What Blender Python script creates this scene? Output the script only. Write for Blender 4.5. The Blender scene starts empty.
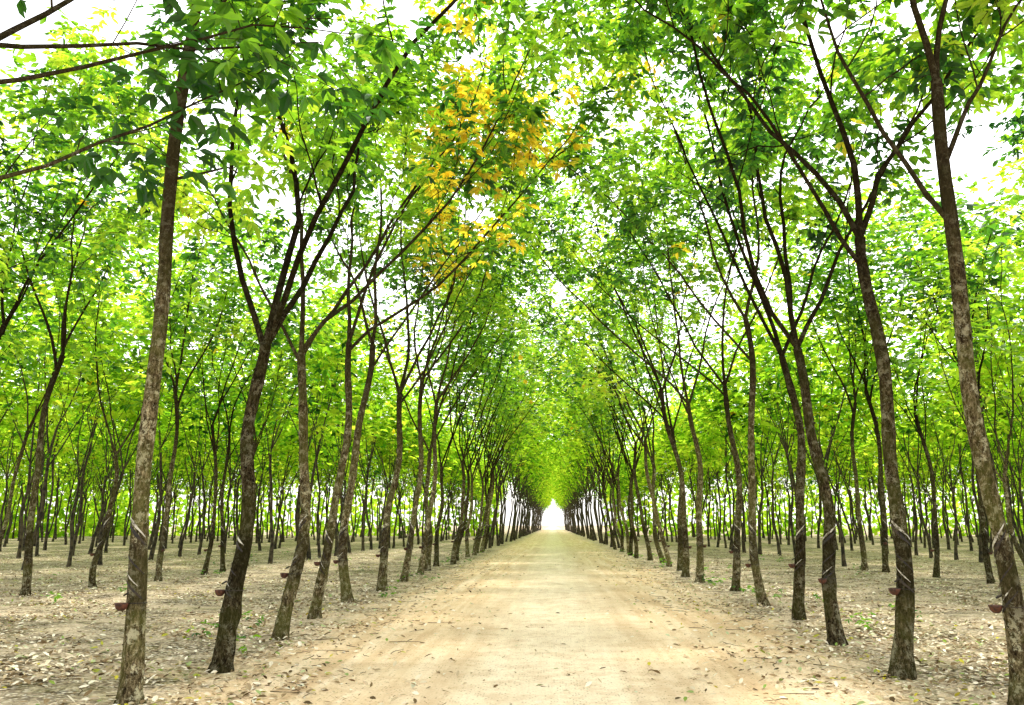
import bpy, math, numpy as np
from mathutils import Vector
rad=math.radians
scene=bpy.context.scene
scene.view_settings.view_transform='Standard'
scene.view_settings.look='None'
scene.view_settings.exposure=0
scene.view_settings.gamma=1

# ---------------------------------------------------------------- node helpers
def newmat(name):
    m=bpy.data.materials.new(name); m.use_nodes=True
    nt=m.node_tree; nt.nodes.clear()
    return m,nt
def N(nt,t,**kw):
    n=nt.nodes.new(t)
    for k,v in kw.items():
        if k=='ins':
            for a,b in v.items(): n.inputs[a].default_value=b
        else: setattr(n,k,v)
    return n
def L(nt,a,b): nt.links.new(a,b)
def ramp(nt,fac,stops,interp='LINEAR'):
    n=nt.nodes.new('ShaderNodeValToRGB'); cr=n.color_ramp; cr.interpolation=interp
    while len(cr.elements)<len(stops): cr.elements.new(0.5)
    for e,(p,c) in zip(cr.elements,stops):
        e.position=p; e.color=(c[0],c[1],c[2],1) if not isinstance(c,(int,float)) else (c,c,c,1)
    L(nt,fac,n.inputs[0]); return n.outputs[0]
def math_(nt,op,a,b=None,clamp=False):
    n=nt.nodes.new('ShaderNodeMath'); n.operation=op; n.use_clamp=clamp
    for i,x in enumerate((a,b)):
        if x is None: continue
        if isinstance(x,(int,float)): n.inputs[i].default_value=x
        else: L(nt,x,n.inputs[i])
    return n.outputs[0]
def mixc(nt,fac,a,b,blend='MIX'):
    n=nt.nodes.new('ShaderNodeMix'); n.data_type='RGBA'; n.blend_type=blend
    for s,x in ((n.inputs[0],fac),(n.inputs[6],a),(n.inputs[7],b)):
        if isinstance(x,(int,float)): s.default_value=x
        elif isinstance(x,tuple): s.default_value=(x[0],x[1],x[2],1)
        else: L(nt,x,s)
    return n.outputs[2]
def noise(nt,vec,scale,detail=4,rough=.55,dist=0):
    n=N(nt,'ShaderNodeTexNoise',ins={'Scale':scale,'Detail':detail,'Roughness':rough,'Distortion':dist})
    L(nt,vec,n.inputs['Vector']); return n.outputs['Fac']
def mapping(nt,vec,scale):
    n=N(nt,'ShaderNodeMapping'); n.inputs['Scale'].default_value=scale; L(nt,vec,n.inputs['Vector']); return n.outputs[0]

# ---------------------------------------------------------------- materials
def leaf_material(name,stops,trans=0.55,gloss=True):
    m,nt=newmat(name)
    at=N(nt,'ShaderNodeAttribute',attribute_name='rnd')
    v=at.outputs['Fac']
    if gloss:
        oi=N(nt,'ShaderNodeObjectInfo')
        v=math_(nt,'ADD',v,math_(nt,'MULTIPLY',math_(nt,'SUBTRACT',oi.outputs['Random'],0.5),0.22))
        v=math_(nt,'MINIMUM',math_(nt,'MAXIMUM',v,0.0),0.88)
        isy=math_(nt,'GREATER_THAN',at.outputs['Fac'],0.9)
        v=math_(nt,'MAXIMUM',v,math_(nt,'MULTIPLY',isy,at.outputs['Fac']))
    col=ramp(nt,v,stops)
    dcol=mixc(nt,1.0,col,(0.42,0.45,0.6),'MULTIPLY')
    d=N(nt,'ShaderNodeBsdfDiffuse');L(nt,dcol,d.inputs['Color'])
    t=N(nt,'ShaderNodeBsdfTranslucent'); L(nt,col,t.inputs['Color'])
    mx=N(nt,'ShaderNodeMixShader'); mx.inputs[0].default_value=trans
    L(nt,d.outputs[0],mx.inputs[1]); L(nt,t.outputs[0],mx.inputs[2])
    out=mx.outputs[0]
    if gloss:
        g=N(nt,'ShaderNodeBsdfGlossy',ins={'Roughness':.38});g.inputs['Color'].default_value=(.9,.95,1,1)
        m2=N(nt,'ShaderNodeMixShader');m2.inputs[0].default_value=.03
        L(nt,out,m2.inputs[1]);L(nt,g.outputs[0],m2.inputs[2]);out=m2.outputs[0]
    o=N(nt,'ShaderNodeOutputMaterial'); L(nt,out,o.inputs[0])
    return m
green=[(0.0,(0.018,0.085,0.012)),(0.25,(0.08,0.27,0.015)),(0.55,(0.34,0.64,0.018)),(0.88,(0.74,0.91,0.06)),(0.91,(1.0,0.90,0.06)),(1.0,(1.0,0.70,0.02))]
MAT_LEAF=leaf_material('rubber_leaf',green,0.64)
MAT_LEAF_FAR=leaf_material('rubber_leaf_far',green,0.64,False)

def bark_material():
    m,nt=newmat('bark')
    tc=N(nt,'ShaderNodeTexCoord'); oi=N(nt,'ShaderNodeObjectInfo')
    off=N(nt,'ShaderNodeVectorMath',operation='ADD'); L(nt,tc.outputs['Object'],off.inputs[0])
    cmb=N(nt,'ShaderNodeCombineXYZ'); L(nt,math_(nt,'MULTIPLY',oi.outputs['Random'],37.0),cmb.inputs[0]); L(nt,cmb.outputs[0],off.inputs[1])
    P=off.outputs[0]
    st=noise(nt,mapping(nt,P,(16,16,6)),2.0,5,.85)
    base=ramp(nt,st,[(0.38,(0.008,0.006,0.004)),(0.47,(0.052,0.038,0.020)),(0.56,(0.15,0.118,0.063)),(0.68,(0.40,0.33,0.20))])
    n2=noise(nt,P,8.5,6,.85,0.2)
    lich=ramp(nt,n2,[(0.525,0.0),(0.58,1.0)])
    c=mixc(nt,math_(nt,'MULTIPLY',lich,0.78),base,(0.46,0.43,0.29))
    n3=noise(nt,P,2.2,4,.7)
    c=mixc(nt,math_(nt,'MULTIPLY',ramp(nt,n3,[(0.42,0.0),(0.58,1.0)]),0.55),c,(0.085,0.09,0.022))
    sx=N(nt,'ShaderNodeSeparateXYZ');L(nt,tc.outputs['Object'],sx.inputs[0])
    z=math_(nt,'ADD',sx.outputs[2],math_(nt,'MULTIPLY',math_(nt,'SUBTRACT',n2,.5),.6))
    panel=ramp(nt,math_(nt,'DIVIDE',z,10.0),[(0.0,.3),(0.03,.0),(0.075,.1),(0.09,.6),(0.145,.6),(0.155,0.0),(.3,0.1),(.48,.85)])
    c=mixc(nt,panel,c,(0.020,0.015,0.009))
    br=math_(nt,'ADD',math_(nt,'MULTIPLY',math_(nt,'POWER',oi.outputs['Random'],1.4),1.2),0.55)
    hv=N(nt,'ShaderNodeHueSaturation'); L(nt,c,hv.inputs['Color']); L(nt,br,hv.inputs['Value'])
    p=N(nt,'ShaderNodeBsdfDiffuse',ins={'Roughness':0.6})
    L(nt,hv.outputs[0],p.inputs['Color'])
    b=N(nt,'ShaderNodeBump',ins={'Strength':1.0,'Distance':0.04}); L(nt,st,b.inputs['Height']); L(nt,b.outputs[0],p.inputs['Normal'])
    o=N(nt,'ShaderNodeOutputMaterial'); L(nt,p.outputs[0],o.inputs[0]); return m
MAT_BARK=bark_material()
def simple(name,c1,c2,sc=30,rough=.7,lo=.4,hi=.6):
    m,nt=newmat(name); tc=N(nt,'ShaderNodeTexCoord')
    c=mixc(nt,ramp(nt,noise(nt,tc.outputs['Object'],sc,4),[(lo,0.),(hi,1.)]),c1,c2)
    p=N(nt,'ShaderNodeBsdfPrincipled',ins={'Roughness':rough}); L(nt,c,p.inputs['Base Color'])
    o=N(nt,'ShaderNodeOutputMaterial'); L(nt,p.outputs[0],o.inputs[0]); return m
MAT_FARBARK=simple('distant_bark',(0.010,0.007,0.004),(0.07,0.053,0.03),6,.95)
MAT_LATEX=simple('latex_line',(0.10,0.08,0.05),(0.58,0.55,0.47),18,.7,.40,.56)
MAT_CUT=simple('tapping_cut',(0.008,0.006,0.005),(0.04,0.025,0.013),25)
MAT_CUP=simple('clay_cup',(0.03,0.011,0.006),(0.11,0.035,0.018),30,.7)
MATS=[MAT_BARK,MAT_LEAF,MAT_LATEX,MAT_CUT,MAT_CUP]

# ---------------------------------------------------------------- mesh builder
def build(name,V,F,M,A,S,mats):
    me=bpy.data.meshes.new(name)
    me.vertices.add(len(V)); me.vertices.foreach_set('co',V.astype(np.float32).ravel())
    me.loops.add(len(F)*4); me.loops.foreach_set('vertex_index',F.astype(np.int32).ravel())
    me.polygons.add(len(F)); me.polygons.foreach_set('loop_start',np.arange(0,len(F)*4,4,dtype=np.int32))
    me.polygons.foreach_set('loop_total',np.full(len(F),4,dtype=np.int32))
    me.polygons.foreach_set('material_index',M.astype(np.int32))
    me.polygons.foreach_set('use_smooth',S.astype(bool))
    at=me.attributes.new('rnd','FLOAT','POINT'); at.data.foreach_set('value',A.astype(np.float32))
    for m in mats: me.materials.append(m)
    me.update(calc_edges=True); return me
class MB:
    def __init__(s): s.V=[];s.F=[];s.M=[];s.A=[];s.S=[];s.n=0
    def add(s,V,F,mat,attr=0.0,smooth=True):
        V=np.asarray(V,float);F=np.asarray(F,int)
        s.V.append(V);s.F.append(F+s.n);s.n+=len(V)
        s.M.append(np.full(len(F),mat)); s.S.append(np.full(len(F),smooth))
        s.A.append(np.full(len(V),attr) if np.isscalar(attr) else attr)
    def raw(s): return tuple(np.concatenate(q) for q in (s.V,s.F,s.M,s.A,s.S))
    def mesh(s,name,mats): return build(name,*s.raw(),mats)
def nrm(v): return v/(np.linalg.norm(v,axis=-1,keepdims=True)+1e-9)
def tube(mb,P,R,sides,mat=0,rng=None,jit=0.0):
    P=np.asarray(P);n=len(P)
    T=nrm(np.gradient(P,axis=0))
    u=np.cross(T[0],[0.31,0.87,0.1]);u/=np.linalg.norm(u)
    th=np.arange(sides)*2*math.pi/sides
    rings=[]
    for i in range(n):
        u=u-T[i]*np.dot(u,T[i]);u/=np.linalg.norm(u);v=np.cross(T[i],u)
        r=np.full(sides,R[i])
        if jit and rng is not None: r=r*(1+jit*rng.standard_normal(sides))
        rings.append(P[i]+np.cos(th)[:,None]*u*r[:,None]+np.sin(th)[:,None]*v*r[:,None])
    V=np.concatenate(rings)
    i=np.arange(n-1)[:,None]*sides;j=np.arange(sides)[None,:];k=(j+1)%sides
    F=np.stack([i+j,i+k,i+k+sides,i+j+sides],-1).reshape(-1,4)
    mb.add(V,F,mat)
def leaves(mb,B,D,Nn,Ln,W,A,fold=0.25,mat=1,curl=0.12,flat=False):
    D=nrm(D);S=nrm(np.cross(D,Nn));U=np.cross(S,D)
    Ln=Ln[:,None];W=W[:,None]
    if flat:
        V=np.stack([B,B+D*Ln*.5+S*W*.5,B+D*Ln,B+D*Ln*.5-S*W*.5],1).reshape(-1,3)
        F=np.arange(len(B))[:,None]*4+np.array([[0,3,2,1]])
        mb.add(V,F,mat,np.repeat(A,4),False);return
    f=W*fold
    pts=[B, B+D*Ln*.32+S*W*.5+U*f, B+D*Ln*.7+S*W*.42+U*(f-Ln*curl*.4), B+D*Ln-U*Ln*curl,
         B+D*Ln*.7-S*W*.42+U*(f-Ln*curl*.4), B+D*Ln*.32-S*W*.5+U*f]
    V=np.stack(pts,1).reshape(-1,3)
    b=np.arange(len(B))[:,None]*6
    F=np.concatenate([b+np.array([[0,3,2,1]]),b+np.array([[0,5,4,3]])],0)
    mb.add(V,F,mat,np.repeat(A,6),False)
def rosettes(mb,rng,C,Tw,A,np_=4,scale=1.0,leafl=0.15,flat=False):
    n=len(C)
    C=np.repeat(C,np_,0);Tw=np.repeat(Tw,np_,0);A=np.repeat(A,np_)
    d=nrm(Tw*0.35+rng.standard_normal((n*np_,3))*0.8+np.array([0,0,0.1]))
    pl=rng.uniform(.08,.22,n*np_)[:,None]*scale
    E=C+d*pl+np.array([0,0,-0.03])*scale
    side=nrm(np.cross(d,[0,0,1.0])+1e-4)
    BB=[];DD=[];NN=[];LL=[];AA=[]
    for k in (-1,0,1):
        dd=nrm(d*np.array([1,1,.5])+side*k*0.95+np.array([0,0,-0.45])+rng.standard_normal(d.shape)*.15)
        BB.append(E);DD.append(dd);NN.append(np.array([0,0,1.0])+rng.standard_normal(d.shape)*.35)
        LL.append(rng.uniform(.7,1.25,len(E))*leafl*scale*(1.1 if k==0 else .95));AA.append(np.where(A<.88,np.clip(A+rng.uniform(-.08,.08,len(A)),0,.88),A))
    BB=np.concatenate(BB);DD=np.concatenate(DD);NN=np.concatenate(NN);LL=np.concatenate(LL);AA=np.concatenate(AA)
    leaves(mb,BB,DD,NN,LL,LL*(.46 if flat else .40),AA,flat=flat)
def grow(rng,p,d,Ln,n,wob,up=0.0,bias=(0,0,0)):
    P=[np.array(p,float)];d=nrm(np.array(d,float));bias=np.array(bias)
    for i in range(n):
        d=nrm(d+rng.standard_normal(3)*wob+np.array([0,0,up])+bias)
        P.append(P[-1]+d*Ln/n)
    return np.array(P)
def along(P,t):
    x=t*(len(P)-1);i=min(int(x),len(P)-2);f=x-i
    return P[i]*(1-f)+P[i+1]*f, nrm(P[i+1]-P[i])
def dirv(az,tilt):
    a=rad(az);t=rad(tilt);return np.array([math.cos(a)*math.sin(t),math.sin(a)*math.sin(t),math.cos(t)])
def tap_and_cup(mb,P,R,rng,az):
    def tr(z):
        zs=P[:,2];c=np.array([np.interp(z,zs,P[:,k]) for k in range(3)]);return c,np.interp(z,zs,R)
    sg=rng.choice([-1,1])*rng.uniform(.8,1.3)
    zb=rng.uniform(-.12,.06)
    for (z0,w,mat,proud,slope,half) in ((1.57,.042,2,.006,.085,90),(1.50,.060,3,.004,.085,90),(1.22,.028,3,.004,.085,85),(1.06,.020,2,.004,.085,50),(0.98,.035,3,.004,.08,80)):
        n=16;th=np.radians(az+np.linspace(-half,half,n));V=[]
        for i,t in enumerate(th):
            z=zb+z0+slope*sg*(t-rad(az));ww=w*(1-.7*abs(i/(n-1)*2-1))*rng.uniform(.7,1.3)
            for zz in (z-ww*.5,z+ww*.5):
                c,r=tr(zz);r=r*1.03+proud
                V.append([c[0]+math.cos(t)*r,c[1]+math.sin(t)*r,zz])
        F=[[2*i,2*i+2,2*i+3,2*i+1] for i in range(n-1)]
        mb.add(V,F,mat)
    zc=0.86+rng.uniform(-.08,.08);c,r=tr(zc);a=rad(az-20+rng.uniform(-25,25));cs=.85;cx=np.array([c[0]+math.cos(a)*(r+.055),c[1]+math.sin(a)*(r+.055),0])
    prof=[(.001,.0),(.03,.0),(.055,.02),(.07,.055),(.074,.07),(.068,.071),(.062,.055),(.045,.022),(.001,.01)]
    sd=14;V=[]
    for (pr,pz) in prof:
        for k in range(sd):
            t=2*math.pi*k/sd;V.append([cx[0]+cs*pr*math.cos(t),cx[1]+cs*pr*math.sin(t),zc+pz-.035])
    F=[[i*sd+k,i*sd+(k+1)%sd,(i+1)*sd+(k+1)%sd,(i+1)*sd+k] for i in range(len(prof)-1) for k in range(sd)]
    mb.add(V,F,4)
    t=np.linspace(0,2*math.pi,17);W=np.stack([c[0]+np.cos(t)*(r+.008),c[1]+np.sin(t)*(r+.008),np.full(17,zc+.03)],-1)
    tube(mb,W,np.full(17,.004),4,3)
    sp=np.array([[c[0]+math.cos(a)*r*.9,c[1]+math.sin(a)*r*.9,zc+.13],[cx[0]-math.cos(a)*.01,cx[1]-math.sin(a)*.01,zc+.10]])
    tube(mb,sp,[.012,.009],4,3)

def make_tree(name,seed,fork=4.5,lean=(0,0),limbs=None,r0=.105,lod=0,yellow=0.004,ybranch=0.0,az=230,extra=None,nb=7,dark=0.0,bend=1.0,npt=4,lw=.085):
    rng=np.random.default_rng(seed);mb=MB()
    n=26
    z=np.concatenate([[-.2,0,.1,.25],np.linspace(.45,fork,n-4)])
    s=np.clip(z/fork,0,1)
    ph=rng.uniform(0,6.28,4);am=(.10+.05*fork/5)*bend
    x=lean[0]*s**1.2+am*(np.sin(s*5+ph[0])-math.sin(ph[0]))*.8+.03*np.sin(s*13+ph[1])
    y=lean[1]*s**1.2+am*(np.sin(s*4.5+ph[2])-math.sin(ph[2]))*.8+.03*np.sin(s*12+ph[3])
    P=np.stack([x,y,z],-1)
    R=r0*(1+.35*np.exp(-np.maximum(z,0)/.12))*(1-.18*np.clip(z/1.6,0,1))*(1-.28*s)*(1+.045*rng.standard_normal(n))
    if lod<2: tube(mb,P,R,14 if not lod else 7,0,rng,.04 if not lod else 0)
    else: tube(mb,P[::3],R[::3],5,0)
    if lod<2: tap_and_cup(mb,P,R,rng,az)
    if limbs is None:
        k=rng.integers(3,6);a0=rng.uniform(0,360)
        limbs=[(a0+i*360/k+rng.uniform(-35,35),rng.uniform(8,30),rng.uniform(5.5,8.0),1.0-.25*rng.random()*(i>1)) for i in range(k)]
    C=[];T=[];YF=[]
    def addbranch(p,d,Lb,r,ntw):
        yb=rng.random()<ybranch and p[0]>1.2
        B=grow(rng,p,d,Lb,(7,5,3)[lod],.13,.04);tube(mb,B,np.linspace(r,.005,len(B)),5 if not lod else 3,0)
        tone=rng.normal(0,.17)
        for q in range(ntw):
            t=1.0 if q==0 else rng.uniform(.3,1)
            pp,dd=along(B,min(t,.999));
            td=dd if q==0 else nrm(dd+nrm(rng.standard_normal(3))*.95+np.array([0,0,.1]))
            Tl=rng.uniform(.45,1.0)
            Tp=grow(rng,pp,td,Tl,4 if not lod else 2,.16,-.03)
            if lod==0: tube(mb,Tp,np.linspace(.006,.003,len(Tp)),3,0)
            for tt in ((.45,.75,1) if lod==0 else (.6,1)):
                cc,cd=along(Tp,min(tt,.999));C.append(cc+rng.standard_normal(3)*.06);T.append(cd);YF.append((yb,tone))
    for (a,tilt,Ll,hs) in limbs:
        p,_=along(P,hs if hs<1 else .999)
        rr=np.interp(p[2],P[:,2],R)*(.70 if tilt<16 else .60 if hs>=.97 else .46)
        nq=14 if lod<2 else 7
        Q=grow(rng,p,dirv(a,tilt),Ll,nq,lw if lod<2 else .1,.022 if lod<2 else .035)
        tube(mb,Q,rr*(1-.82*np.linspace(0,1,nq+1)**.85),8 if not lod else 4,0)
        for q in range(nb):
            t=.22+.78*(q+rng.random()*.8)/nb
            pp,dd=along(Q,min(t,.999))
            bd=nrm(dd+nrm(rng.standard_normal(3)*np.array([1,1,.5]))*rng.uniform(.5,.9))
            addbranch(pp,bd,rng.uniform(1.5,2.7)*(1.15-.4*t),max(.010,rr*(1-.8*t)*.42),6)
        addbranch(Q[-1],nrm(Q[-1]-Q[-2]),1.4,rr*.2,6)
    if extra:
        for (h,a,tilt,Lb,ntw) in extra:
            p,_=along(P,min(h/fork,.999)); addbranch(p,dirv(a,tilt),Lb,.02,ntw)
    C=np.array(C);T=np.array(T);YB=np.array([q[0] for q in YF]);TN=np.array([q[1] for q in YF])
    A=np.clip(rng.normal(.43-dark+(.12 if lod==2 else .04 if lod==1 else 0),.12,len(C))+TN,0.0,.86)  # farther trees get paler, yellower leaves: distance haze put into the colour
    yy=(rng.random(len(C))<yellow)|(YB&(rng.random(len(C))<.7))
    A=np.where(yy,rng.uniform(.91,1,len(C)),A)
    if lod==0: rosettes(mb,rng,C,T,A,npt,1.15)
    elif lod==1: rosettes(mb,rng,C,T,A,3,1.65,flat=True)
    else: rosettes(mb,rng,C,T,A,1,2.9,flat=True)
    return mb.raw() if lod==2 else mb.mesh(name,MATS)

prng=np.random.default_rng(4242)
FARL=[];off=0
def putfar(rw,loc,rot,sc):
    global off
    V,F,M,A,S=rw
    c,s_=math.cos(rot),math.sin(rot);R=np.array([[c,-s_,0],[s_,c,0],[0,0,1]])
    V2=V@R.T*sc; V2[:,0]+=V2[:,2]*prng.normal(0,.04);V2[:,1]+=V2[:,2]*prng.normal(0,.04)
    V2=V2+np.array(loc);A2=np.where(A<.9,np.clip(A+prng.uniform(-.15,.15),0,.88),A)
    FARL.append((V2,F+off,M,A2,S));off+=len(V)
def put(mesh,loc,rot=0,sc=1,tilt=2.4,name='rubber_tree'):
    o=bpy.data.objects.new(name,mesh);o.location=loc;o.rotation_euler=(rad(prng.normal(0,tilt)),rad(prng.normal(0,tilt)),rot);o.scale=(sc,sc,sc)
    scene.collection.objects.link(o);return o

# ---------------------------------------------------------------- near individual trees
near=[
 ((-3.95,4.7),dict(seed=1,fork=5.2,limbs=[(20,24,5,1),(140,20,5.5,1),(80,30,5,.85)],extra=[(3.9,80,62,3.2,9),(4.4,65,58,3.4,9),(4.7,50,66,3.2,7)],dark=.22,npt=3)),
 ((-3.9,7.6),dict(seed=2,fork=7.8,lean=(-.05,.1),r0=.10,limbs=[(10,18,5.5,1),(170,22,5,1),(80,25,4,.9)],extra=[(5.6,60,60,1.6,6)],dark=.05,az=250,bend=.6)),
 ((-3.75,9.3),dict(seed=3,fork=3.8,lean=(.30,.1),r0=.115,limbs=[(355,19,8.2,1),(60,5,8.5,1),(150,18,7.4,.98),(30,30,7.0,.99)],nb=5,az=200,lw=.11)),
 ((-3.9,11.8),dict(seed=4,fork=4.2,lean=(.1,.1),r0=.105,limbs=[(10,24,8,1),(165,26,5,.95),(80,8,8,1),(30,32,7,.98)],ybranch=.28,nb=6,az=210,lw=.1)),
 ((-4.2,14.6),dict(seed=5,fork=5.0,lean=(.3,0),r0=.10,limbs=[(0,18,7.6,1),(100,13,7,1),(350,36,7.5,.97)],ybranch=.4,az=240)),
 ((-4.4,17.5),dict(seed=6,fork=5.6,lean=(.2,0),r0=.11,limbs=[(20,13,7.5,1),(190,16,6.5,1),(340,32,8,.9)],ybranch=.4,az=235)),
 ((-4.3,20.7),dict(seed=7,fork=5.0,lean=(.1,0),r0=.12,limbs=[(0,30,9,1),(180,18,7,1),(60,10,8,1),(20,36,8,.95)],ybranch=.4,az=235)),
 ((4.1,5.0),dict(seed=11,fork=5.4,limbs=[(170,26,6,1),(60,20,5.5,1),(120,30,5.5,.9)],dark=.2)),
 ((4.25,7.95),dict(seed=12,fork=6.2,lean=(-.15,.1),r0=.10,limbs=[(175,15,6.5,1),(40,22,5,1),(165,40,5.5,.76),(20,35,4,.85)],az=200,bend=.7)),
 ((3.75,9.3),dict(seed=13,fork=5.0,lean=(0,.1),r0=.105,limbs=[(160,22,7.5,1),(20,24,6.8,1),(90,8,7,1),(185,38,6,.93)],az=230,dark=.03,nb=6,bend=.7,lw=.1)),
 ((3.85,11.8),dict(seed=14,fork=4.2,lean=(-.1,0),r0=.105,limbs=[(178,31,9,1),(15,28,6,1),(100,10,8,1),(150,18,8,.98)],az=230,nb=6,bend=.7,lw=.1)),
 ((4.2,14.5),dict(seed=15,fork=4.6,lean=(-.1,0),r0=.10,limbs=[(185,30,9.2,1),(10,22,7,1),(160,12,8.5,.98)],az=220)),
 ((4.25,17.2),dict(seed=16,fork=6.0,lean=(-.1,0),r0=.10,limbs=[(180,22,8,1),(30,14,6.5,1),(190,38,8.5,.85)],az=220)),
 ((4.5,21.0),dict(seed=17,fork=5.2,lean=(0,0),r0=.105,limbs=[(175,32,9.2,1),(5,18,7,1),(90,8,8.5,1),(190,40,8,.95)],az=220)),
]
for (x,y),kw in near:
    put(make_tree('rubber_tree_mesh',**kw),(x,y,0),tilt=.6)

def road_limbs(r):
    L_=[(r.uniform(-25,25),r.uniform(26,36),r.uniform(8.8,10.2),1.0),(r.uniform(-60,60),r.uniform(8,20),r.uniform(8.5,10),1.0),
        (r.uniform(140,220),r.uniform(10,24),r.uniform(6.5,8),.98),(r.choice([-1,1])*r.uniform(10,90),r.uniform(16,32),8.5,.92)]
    return L_
r=np.random.default_rng(99)
road=[make_tree('road_tree_mesh',seed=30+i,fork=r.uniform(3.8,5.8),limbs=road_limbs(r),lean=(r.uniform(-.1,.5),r.uniform(-.3,.3)),r0=r.uniform(.095,.12),nb=7,lod=0) for i in range(5)]
roadf=[make_tree('road_tree_far_mesh',seed=40+i,fork=r.uniform(3.6,5.5),limbs=road_limbs(r),lean=(r.uniform(-.1,.5),0),r0=.11,lod=1) for i in range(4)]
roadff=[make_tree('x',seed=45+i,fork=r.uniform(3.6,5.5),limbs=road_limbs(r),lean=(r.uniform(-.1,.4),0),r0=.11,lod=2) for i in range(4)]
inner=[make_tree('inner_tree_mesh',seed=50+i,fork=r.uniform(3.2,6.2),lean=(r.uniform(-.5,.5),r.uniform(-.5,.5)),r0=r.uniform(.08,.105),nb=5 if i<4 else 6,lod=0 if i<4 else 1) for i in range(8)]
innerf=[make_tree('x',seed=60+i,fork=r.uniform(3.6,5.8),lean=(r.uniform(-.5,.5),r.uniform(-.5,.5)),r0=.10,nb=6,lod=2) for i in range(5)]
cnt=0
for sgn in (-1,1):
    ys=[1.8,-1.1]
    y=(20.7 if sgn<0 else 21.0)+3.0
    while y<290: ys.append(y); y+=r.uniform(2.7,3.1)
    for y in ys:
        x=sgn*(4.35+r.uniform(-.25,.3))
        rot=(0 if sgn<0 else math.pi)+r.uniform(-.35,.35); sc=r.uniform(.93,1.1)
        if y<32: put(road[r.integers(5)],(x,y,0),rot,sc)
        elif y<58: put(roadf[r.integers(4)],(x,y,0),rot,sc)
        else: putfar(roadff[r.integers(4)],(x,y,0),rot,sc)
    for ri in range(1,9):
        X=4.35+7.3*ri
        y=4
        if ri==1: y=0.7 if sgn<0 else 0.3
        ymax=180 if ri<=1 else 115
        while y<ymax:
            if X<0.74*y+8 or (ri==1 and y>1):
                x=sgn*(X+r.uniform(-.4,.4)); sc=r.uniform(.85,1.1);rot=r.uniform(0,6.28);d=math.hypot(x,y)
                if d<20: put(inner[r.integers(4)],(x,y,0),rot,sc)
                elif d<34: put(inner[4+r.integers(4)],(x,y,0),rot,sc)
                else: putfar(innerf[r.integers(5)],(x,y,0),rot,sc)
                cnt+=1
            y+=2.9 if (ri==1 and y<26) else r.uniform(1.9,2.7)
me=build('distant_rubber_trees',*[np.concatenate([q[k] for q in FARL]) for k in range(5)],[MAT_FARBARK,MAT_LEAF_FAR])
scene.collection.objects.link(bpy.data.objects.new('distant_rubber_trees',me))
print('trees',cnt,'far quads',len(me.polygons))

# ---------------------------------------------------------------- distant foliage edge of the plantation
rng=np.random.default_rng(5)
mb=MB();n=26000
kind=rng.random(n)
X=np.where(kind<.3,-68+rng.normal(0,2,n),np.where(kind<.6,68+rng.normal(0,2,n),rng.uniform(8,68,n)*rng.choice([-1,1],n)))
Y=np.where(kind<.6,rng.uniform(50,126,n),122+rng.normal(0,2,n))
h=10+2*np.sin(X*.3)+1.5*np.sin(Y*.21+X*.13)
Z=rng.random(n)**1.1*h
D=rng.standard_normal((n,3));
leaves(mb,np.stack([X,Y,Z],-1),D,rng.standard_normal((n,3)),rng.uniform(.6,1.2,n),rng.uniform(.4,.8,n),np.clip(rng.normal(.66,.16,n),0,.86),mat=1,flat=True)  # raised leaf tone paints the bright, hazy backlight into this foliage
o=bpy.data.objects.new('distant_foliage',mb.mesh('distant_foliage',[MAT_FARBARK,MAT_LEAF_FAR]));scene.collection.objects.link(o)

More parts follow.
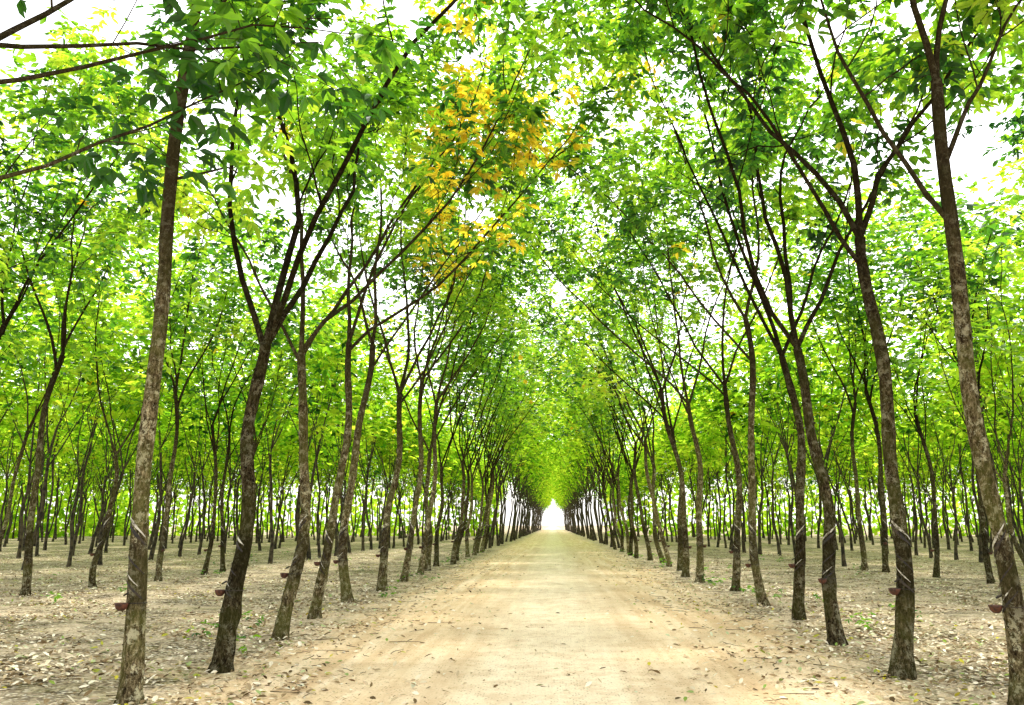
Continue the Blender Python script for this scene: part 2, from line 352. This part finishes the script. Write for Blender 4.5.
# ---------------------------------------------------------------- ground & road
def ground_mat(name):
    m,nt=newmat(name)
    g=N(nt,'ShaderNodeNewGeometry');P=g.outputs['Position']
    sx=N(nt,'ShaderNodeSeparateXYZ');L(nt,P,sx.inputs[0])
    ax=math_(nt,'ABSOLUTE',sx.outputs[0])
    n_edge=noise(nt,P,0.55,4,.6)
    n_fine=noise(nt,P,5,4,.7)
    e=math_(nt,'ADD',ax,math_(nt,'MULTIPLY',math_(nt,'SUBTRACT',n_edge,.5),3.0))
    e=math_(nt,'ADD',e,math_(nt,'MULTIPLY',math_(nt,'SUBTRACT',n_fine,.5),3.2))
    mask=ramp(nt,math_(nt,'DIVIDE',e,5.0),[(0.60,0.0),(0.82,1.0)])
    st=noise(nt,mapping(nt,P,(3.5,.18,1)),1.0,5,.65)
    s1=ramp(nt,st,[(0.35,(0.62,0.44,0.26)),(0.5,(0.76,0.59,0.38)),(0.65,(0.86,0.71,0.51))])
    trk=math_(nt,'ADD',ax,math_(nt,'MULTIPLY',math_(nt,'SUBTRACT',n_edge,.5),1.0))
    ctr=ramp(nt,math_(nt,'DIVIDE',trk,3.0),[(0.1,1.0),(0.6,0.0)])
    s2=mixc(nt,math_(nt,'MULTIPLY',ctr,.65),s1,(0.93,0.82,0.64))
    rut=math_(nt,'ABSOLUTE',math_(nt,'SUBTRACT',math_(nt,'ADD',ax,math_(nt,'MULTIPLY',math_(nt,'SUBTRACT',n_edge,.5),.5)),1.15))
    s2=mixc(nt,ramp(nt,rut,[(0.05,.28),(.28,0.)]),s2,(0.60,0.43,0.26))
    gr=noise(nt,P,40,3,.8)
    s3=mixc(nt,ramp(nt,gr,[(0.50,0.0),(0.62,.4)]),s2,(0.50,0.36,0.22))
    bl=noise(nt,P,2.3,6,.8)
    s3=mixc(nt,ramp(nt,bl,[(0.47,0.0),(0.60,.5)]),s3,(0.60,0.42,0.25))
    peb=N(nt,'ShaderNodeTexVoronoi',ins={'Scale':34.0});L(nt,P,peb.inputs['Vector'])
    ps=N(nt,'ShaderNodeSeparateColor');L(nt,peb.outputs['Color'],ps.inputs[0])
    pm=math_(nt,'MULTIPLY',ramp(nt,peb.outputs['Distance'],[(.25,1.),(.4,0.)]),ramp(nt,math_(nt,'ADD',ps.outputs[0],math_(nt,'MULTIPLY',math_(nt,'SUBTRACT',bl,.5),1.3)),[(.74,0.),(.82,.85)]))
    s3=mixc(nt,pm,s3,(0.24,0.155,0.08))
    wv=N(nt,'ShaderNodeVectorMath',operation='ADD');L(nt,P,wv.inputs[0])
    nn=N(nt,'ShaderNodeTexNoise',ins={'Scale':9.0});L(nt,P,nn.inputs['Vector'])
    sc=N(nt,'ShaderNodeVectorMath',operation='SCALE',ins={'Scale':.12});L(nt,nn.outputs['Color'],sc.inputs[0]);L(nt,sc.outputs[0],wv.inputs[1])
    vo=N(nt,'ShaderNodeTexVoronoi',ins={'Scale':22.0,'Randomness':1.0});L(nt,wv.outputs[0],vo.inputs['Vector'])
    sh=N(nt,'ShaderNodeSeparateColor');L(nt,vo.outputs['Color'],sh.inputs[0])
    l1=ramp(nt,sh.outputs[0],[(0.0,(0.10,0.075,0.04)),(0.35,(0.38,0.30,0.18)),(0.7,(0.68,0.58,0.41)),(1.0,(0.88,0.81,0.67))])
    l1=mixc(nt,ramp(nt,vo.outputs['Distance'],[(0.3,0.0),(0.7,.85)]),l1,(0.045,0.033,0.018))
    soil=ramp(nt,noise(nt,P,.9,6,.75),[(0.42,0.0),(0.58,1.0)])
    l2=mixc(nt,math_(nt,'MULTIPLY',soil,.6),l1,(0.86,0.70,0.50))
    gm=ramp(nt,noise(nt,P,.4,4,.7),[(0.53,0.0),(0.66,.4)])
    l3=mixc(nt,gm,l2,(0.26,0.27,0.08))
    c=mixc(nt,mask,s3,l3)
    p=N(nt,'ShaderNodeBsdfDiffuse',ins={'Roughness':.7});L(nt,c,p.inputs['Color'])
    hh=mixc(nt,mask,math_(nt,'ADD',math_(nt,'MULTIPLY',gr,.25),bl),math_(nt,'ADD',vo.outputs['Distance'],bl))
    b=N(nt,'ShaderNodeBump',ins={'Strength':.9,'Distance':.05});L(nt,hh,b.inputs['Height']);L(nt,b.outputs[0],p.inputs['Normal'])
    o=N(nt,'ShaderNodeOutputMaterial');L(nt,p.outputs[0],o.inputs[0]);return m
GM=ground_mat('soil_with_litter');RM=ground_mat('sandy_road')
def gz(x,y):
    a=np.clip((np.abs(x)-3.4)/1.2,0,1)*np.clip((1500-np.abs(y))/1000,0,1)
    return a*(.035*np.sin(x*1.7+np.sin(y*.9))*np.sin(y*1.3+1)+.03*np.sin(x*.45+y*.37))
def gridobj(name,xs,ys,mat,zoff,jit=False):
    xx,yy=np.meshgrid(xs,ys,indexing='ij')
    zz=gz(xx,yy)+zoff
    V=np.stack([xx,yy,zz],-1).reshape(-1,3);ny=len(ys)
    if jit:
        for k in (0,len(xs)-1):
            V[k*ny:(k+1)*ny,0]+=.10*np.sin(ys*2.1+k)+.06*np.sin(ys*5.3)
    i=np.arange(len(xs)-1)[:,None]*ny;j=np.arange(ny-1)[None]
    F=np.stack([i+j,i+j+ny,i+j+ny+1,i+j+1],-1).reshape(-1,4)
    mb=MB();mb.add(V,F,0);o=bpy.data.objects.new(name,mb.mesh(name,[mat]));scene.collection.objects.link(o);return o
xs=np.concatenate([[-1800,-600,-200],np.arange(-60,60.1,.4),[200,600,1800]])
ys=np.concatenate([[-1800,-300,-60],np.arange(-15,70,.4),np.arange(70,200,3),[260,400,800,2200]])
gridobj('ground',xs,ys,GM,0)
gridobj('dirt_road',np.linspace(-3.1,3.1,12),np.concatenate([np.arange(-15,60,.25),np.arange(60,420,3)]),RM,.004,True)

# ---------------------------------------------------------------- leaf litter
m,nt=newmat('dry_leaf');at=N(nt,'ShaderNodeAttribute',attribute_name='rnd')
c=ramp(nt,at.outputs['Fac'],[(0.0,(0.055,0.037,0.018)),(0.22,(0.24,0.165,0.085)),(0.5,(0.54,0.43,0.28)),(0.85,(0.85,0.78,0.64)),(0.95,(0.2,0.3,0.06)),(1,(0.5,0.42,0.05))])
p=N(nt,'ShaderNodeBsdfDiffuse');L(nt,c,p.inputs['Color'])
o_=N(nt,'ShaderNodeOutputMaterial');L(nt,p.outputs[0],o_.inputs[0]);MAT_DRY=m
mb=MB();rng=np.random.default_rng(8)
n=230000
Y=3+rng.random(n)**1.9*50
X=rng.uniform(-1,1,n)*(Y*.8+3)
edge=3.3+.45*np.sin(Y*.9+np.sign(X)*2)+.3*np.sin(Y*2.7)
aX=np.abs(X)
pr=np.where(aX>edge,1.0,np.exp((aX-edge)*1.5)*.6+.008)
clump=.5+.5*np.sin(X*1.3+np.sin(Y*1.1)*2)*np.sin(Y*.9+X*.5)
keep=rng.random(n)<pr*np.where(aX>edge,clump,1)
X=X[keep];Y=Y[keep];n=len(X)
Z=gz(X,Y)+.008+rng.random(n)*.02
a=rng.uniform(0,6.28,n)
D=np.stack([np.cos(a),np.sin(a),rng.normal(0,.22,n)],-1);Nn=np.stack([rng.normal(0,.4,n),rng.normal(0,.4,n),np.ones(n)],-1)
Ln=rng.uniform(.025,.11,n)
leaves(mb,np.stack([X,Y,Z],-1),D,Nn,Ln,Ln*rng.uniform(.3,.5,n),rng.random(n)**.9,mat=0,fold=.3,curl=-.15)
for i in range(1300):
    y=3+rng.random()**1.5*30;x=rng.uniform(2.0,12)*rng.choice([-1,1]);a=rng.uniform(0,6.28);l=rng.uniform(.1,.5)
    z=float(gz(np.array(x),np.array(y)))+.02
    P=grow(rng,(x,y,z),(math.cos(a),math.sin(a),0),l,4,.2);P[:,2]=z+.01*rng.random(5)
    tube(mb,P,np.linspace(.005,.002,5),4,0)
o=bpy.data.objects.new('leaf_litter',mb.mesh('leaf_litter',[MAT_DRY]));scene.collection.objects.link(o)

# low weeds at the foot of the rows
mb=MB();rng=np.random.default_rng(21)
C=[]
for i in range(70):
    y=10+rng.random()*38;x=rng.choice([-1,1])*rng.choice([rng.normal(4.6,.5),rng.uniform(6,15)])
    k=rng.integers(2,7)
    for q in range(k): C.append([x+rng.normal(0,.12),y+rng.normal(0,.12),float(gz(np.array(x),np.array(y)))+.05+rng.random()*.12])
C=np.array(C);rosettes(mb,rng,C,np.tile([0,0,1.0],(len(C),1)),np.clip(rng.normal(.4,.12,len(C)),0,.8),2,.6)
o=bpy.data.objects.new('weed_plants',mb.mesh('weed_plants',MATS));scene.collection.objects.link(o)

# ---------------------------------------------------------------- light
el,az=rad(64),rad(25)
w=bpy.data.worlds.new('World');scene.world=w;w.use_nodes=True;nt=w.node_tree;nt.nodes.clear()
sk=N(nt,'ShaderNodeTexSky',sky_type='NISHITA',sun_disc=False,sun_elevation=el,sun_rotation=az,air_density=1.0,dust_density=3.0,ozone_density=.6)
hs=N(nt,'ShaderNodeHueSaturation',ins={'Saturation':.25});L(nt,sk.outputs[0],hs.inputs['Color'])
cl=mixc(nt,.5,hs.outputs[0],(3.5,3.38,3.15))
bg=N(nt,'ShaderNodeBackground',ins={'Strength':.66});L(nt,cl,bg.inputs[0])
wo=N(nt,'ShaderNodeOutputWorld');L(nt,bg.outputs[0],wo.inputs[0])
sl=bpy.data.lights.new('sun','SUN');sl.energy=5;sl.angle=rad(6);sl.color=(1,.94,.82)
so=bpy.data.objects.new('sun',sl);S=Vector((math.sin(az)*math.cos(el),math.cos(az)*math.cos(el),math.sin(el)))
so.rotation_euler=S.to_track_quat('Z','Y').to_euler();scene.collection.objects.link(so)

# ---------------------------------------------------------------- camera
cd=bpy.data.cameras.new('camera');cd.sensor_width=36;cd.lens=36*800/1024;cd.clip_end=5000;cd.clip_start=.05
co=bpy.data.objects.new('camera',cd);co.location=(0,0,1.6);co.rotation_euler=(rad(90+12.17),0,rad(2.87))
scene.collection.objects.link(co);scene.camera=co
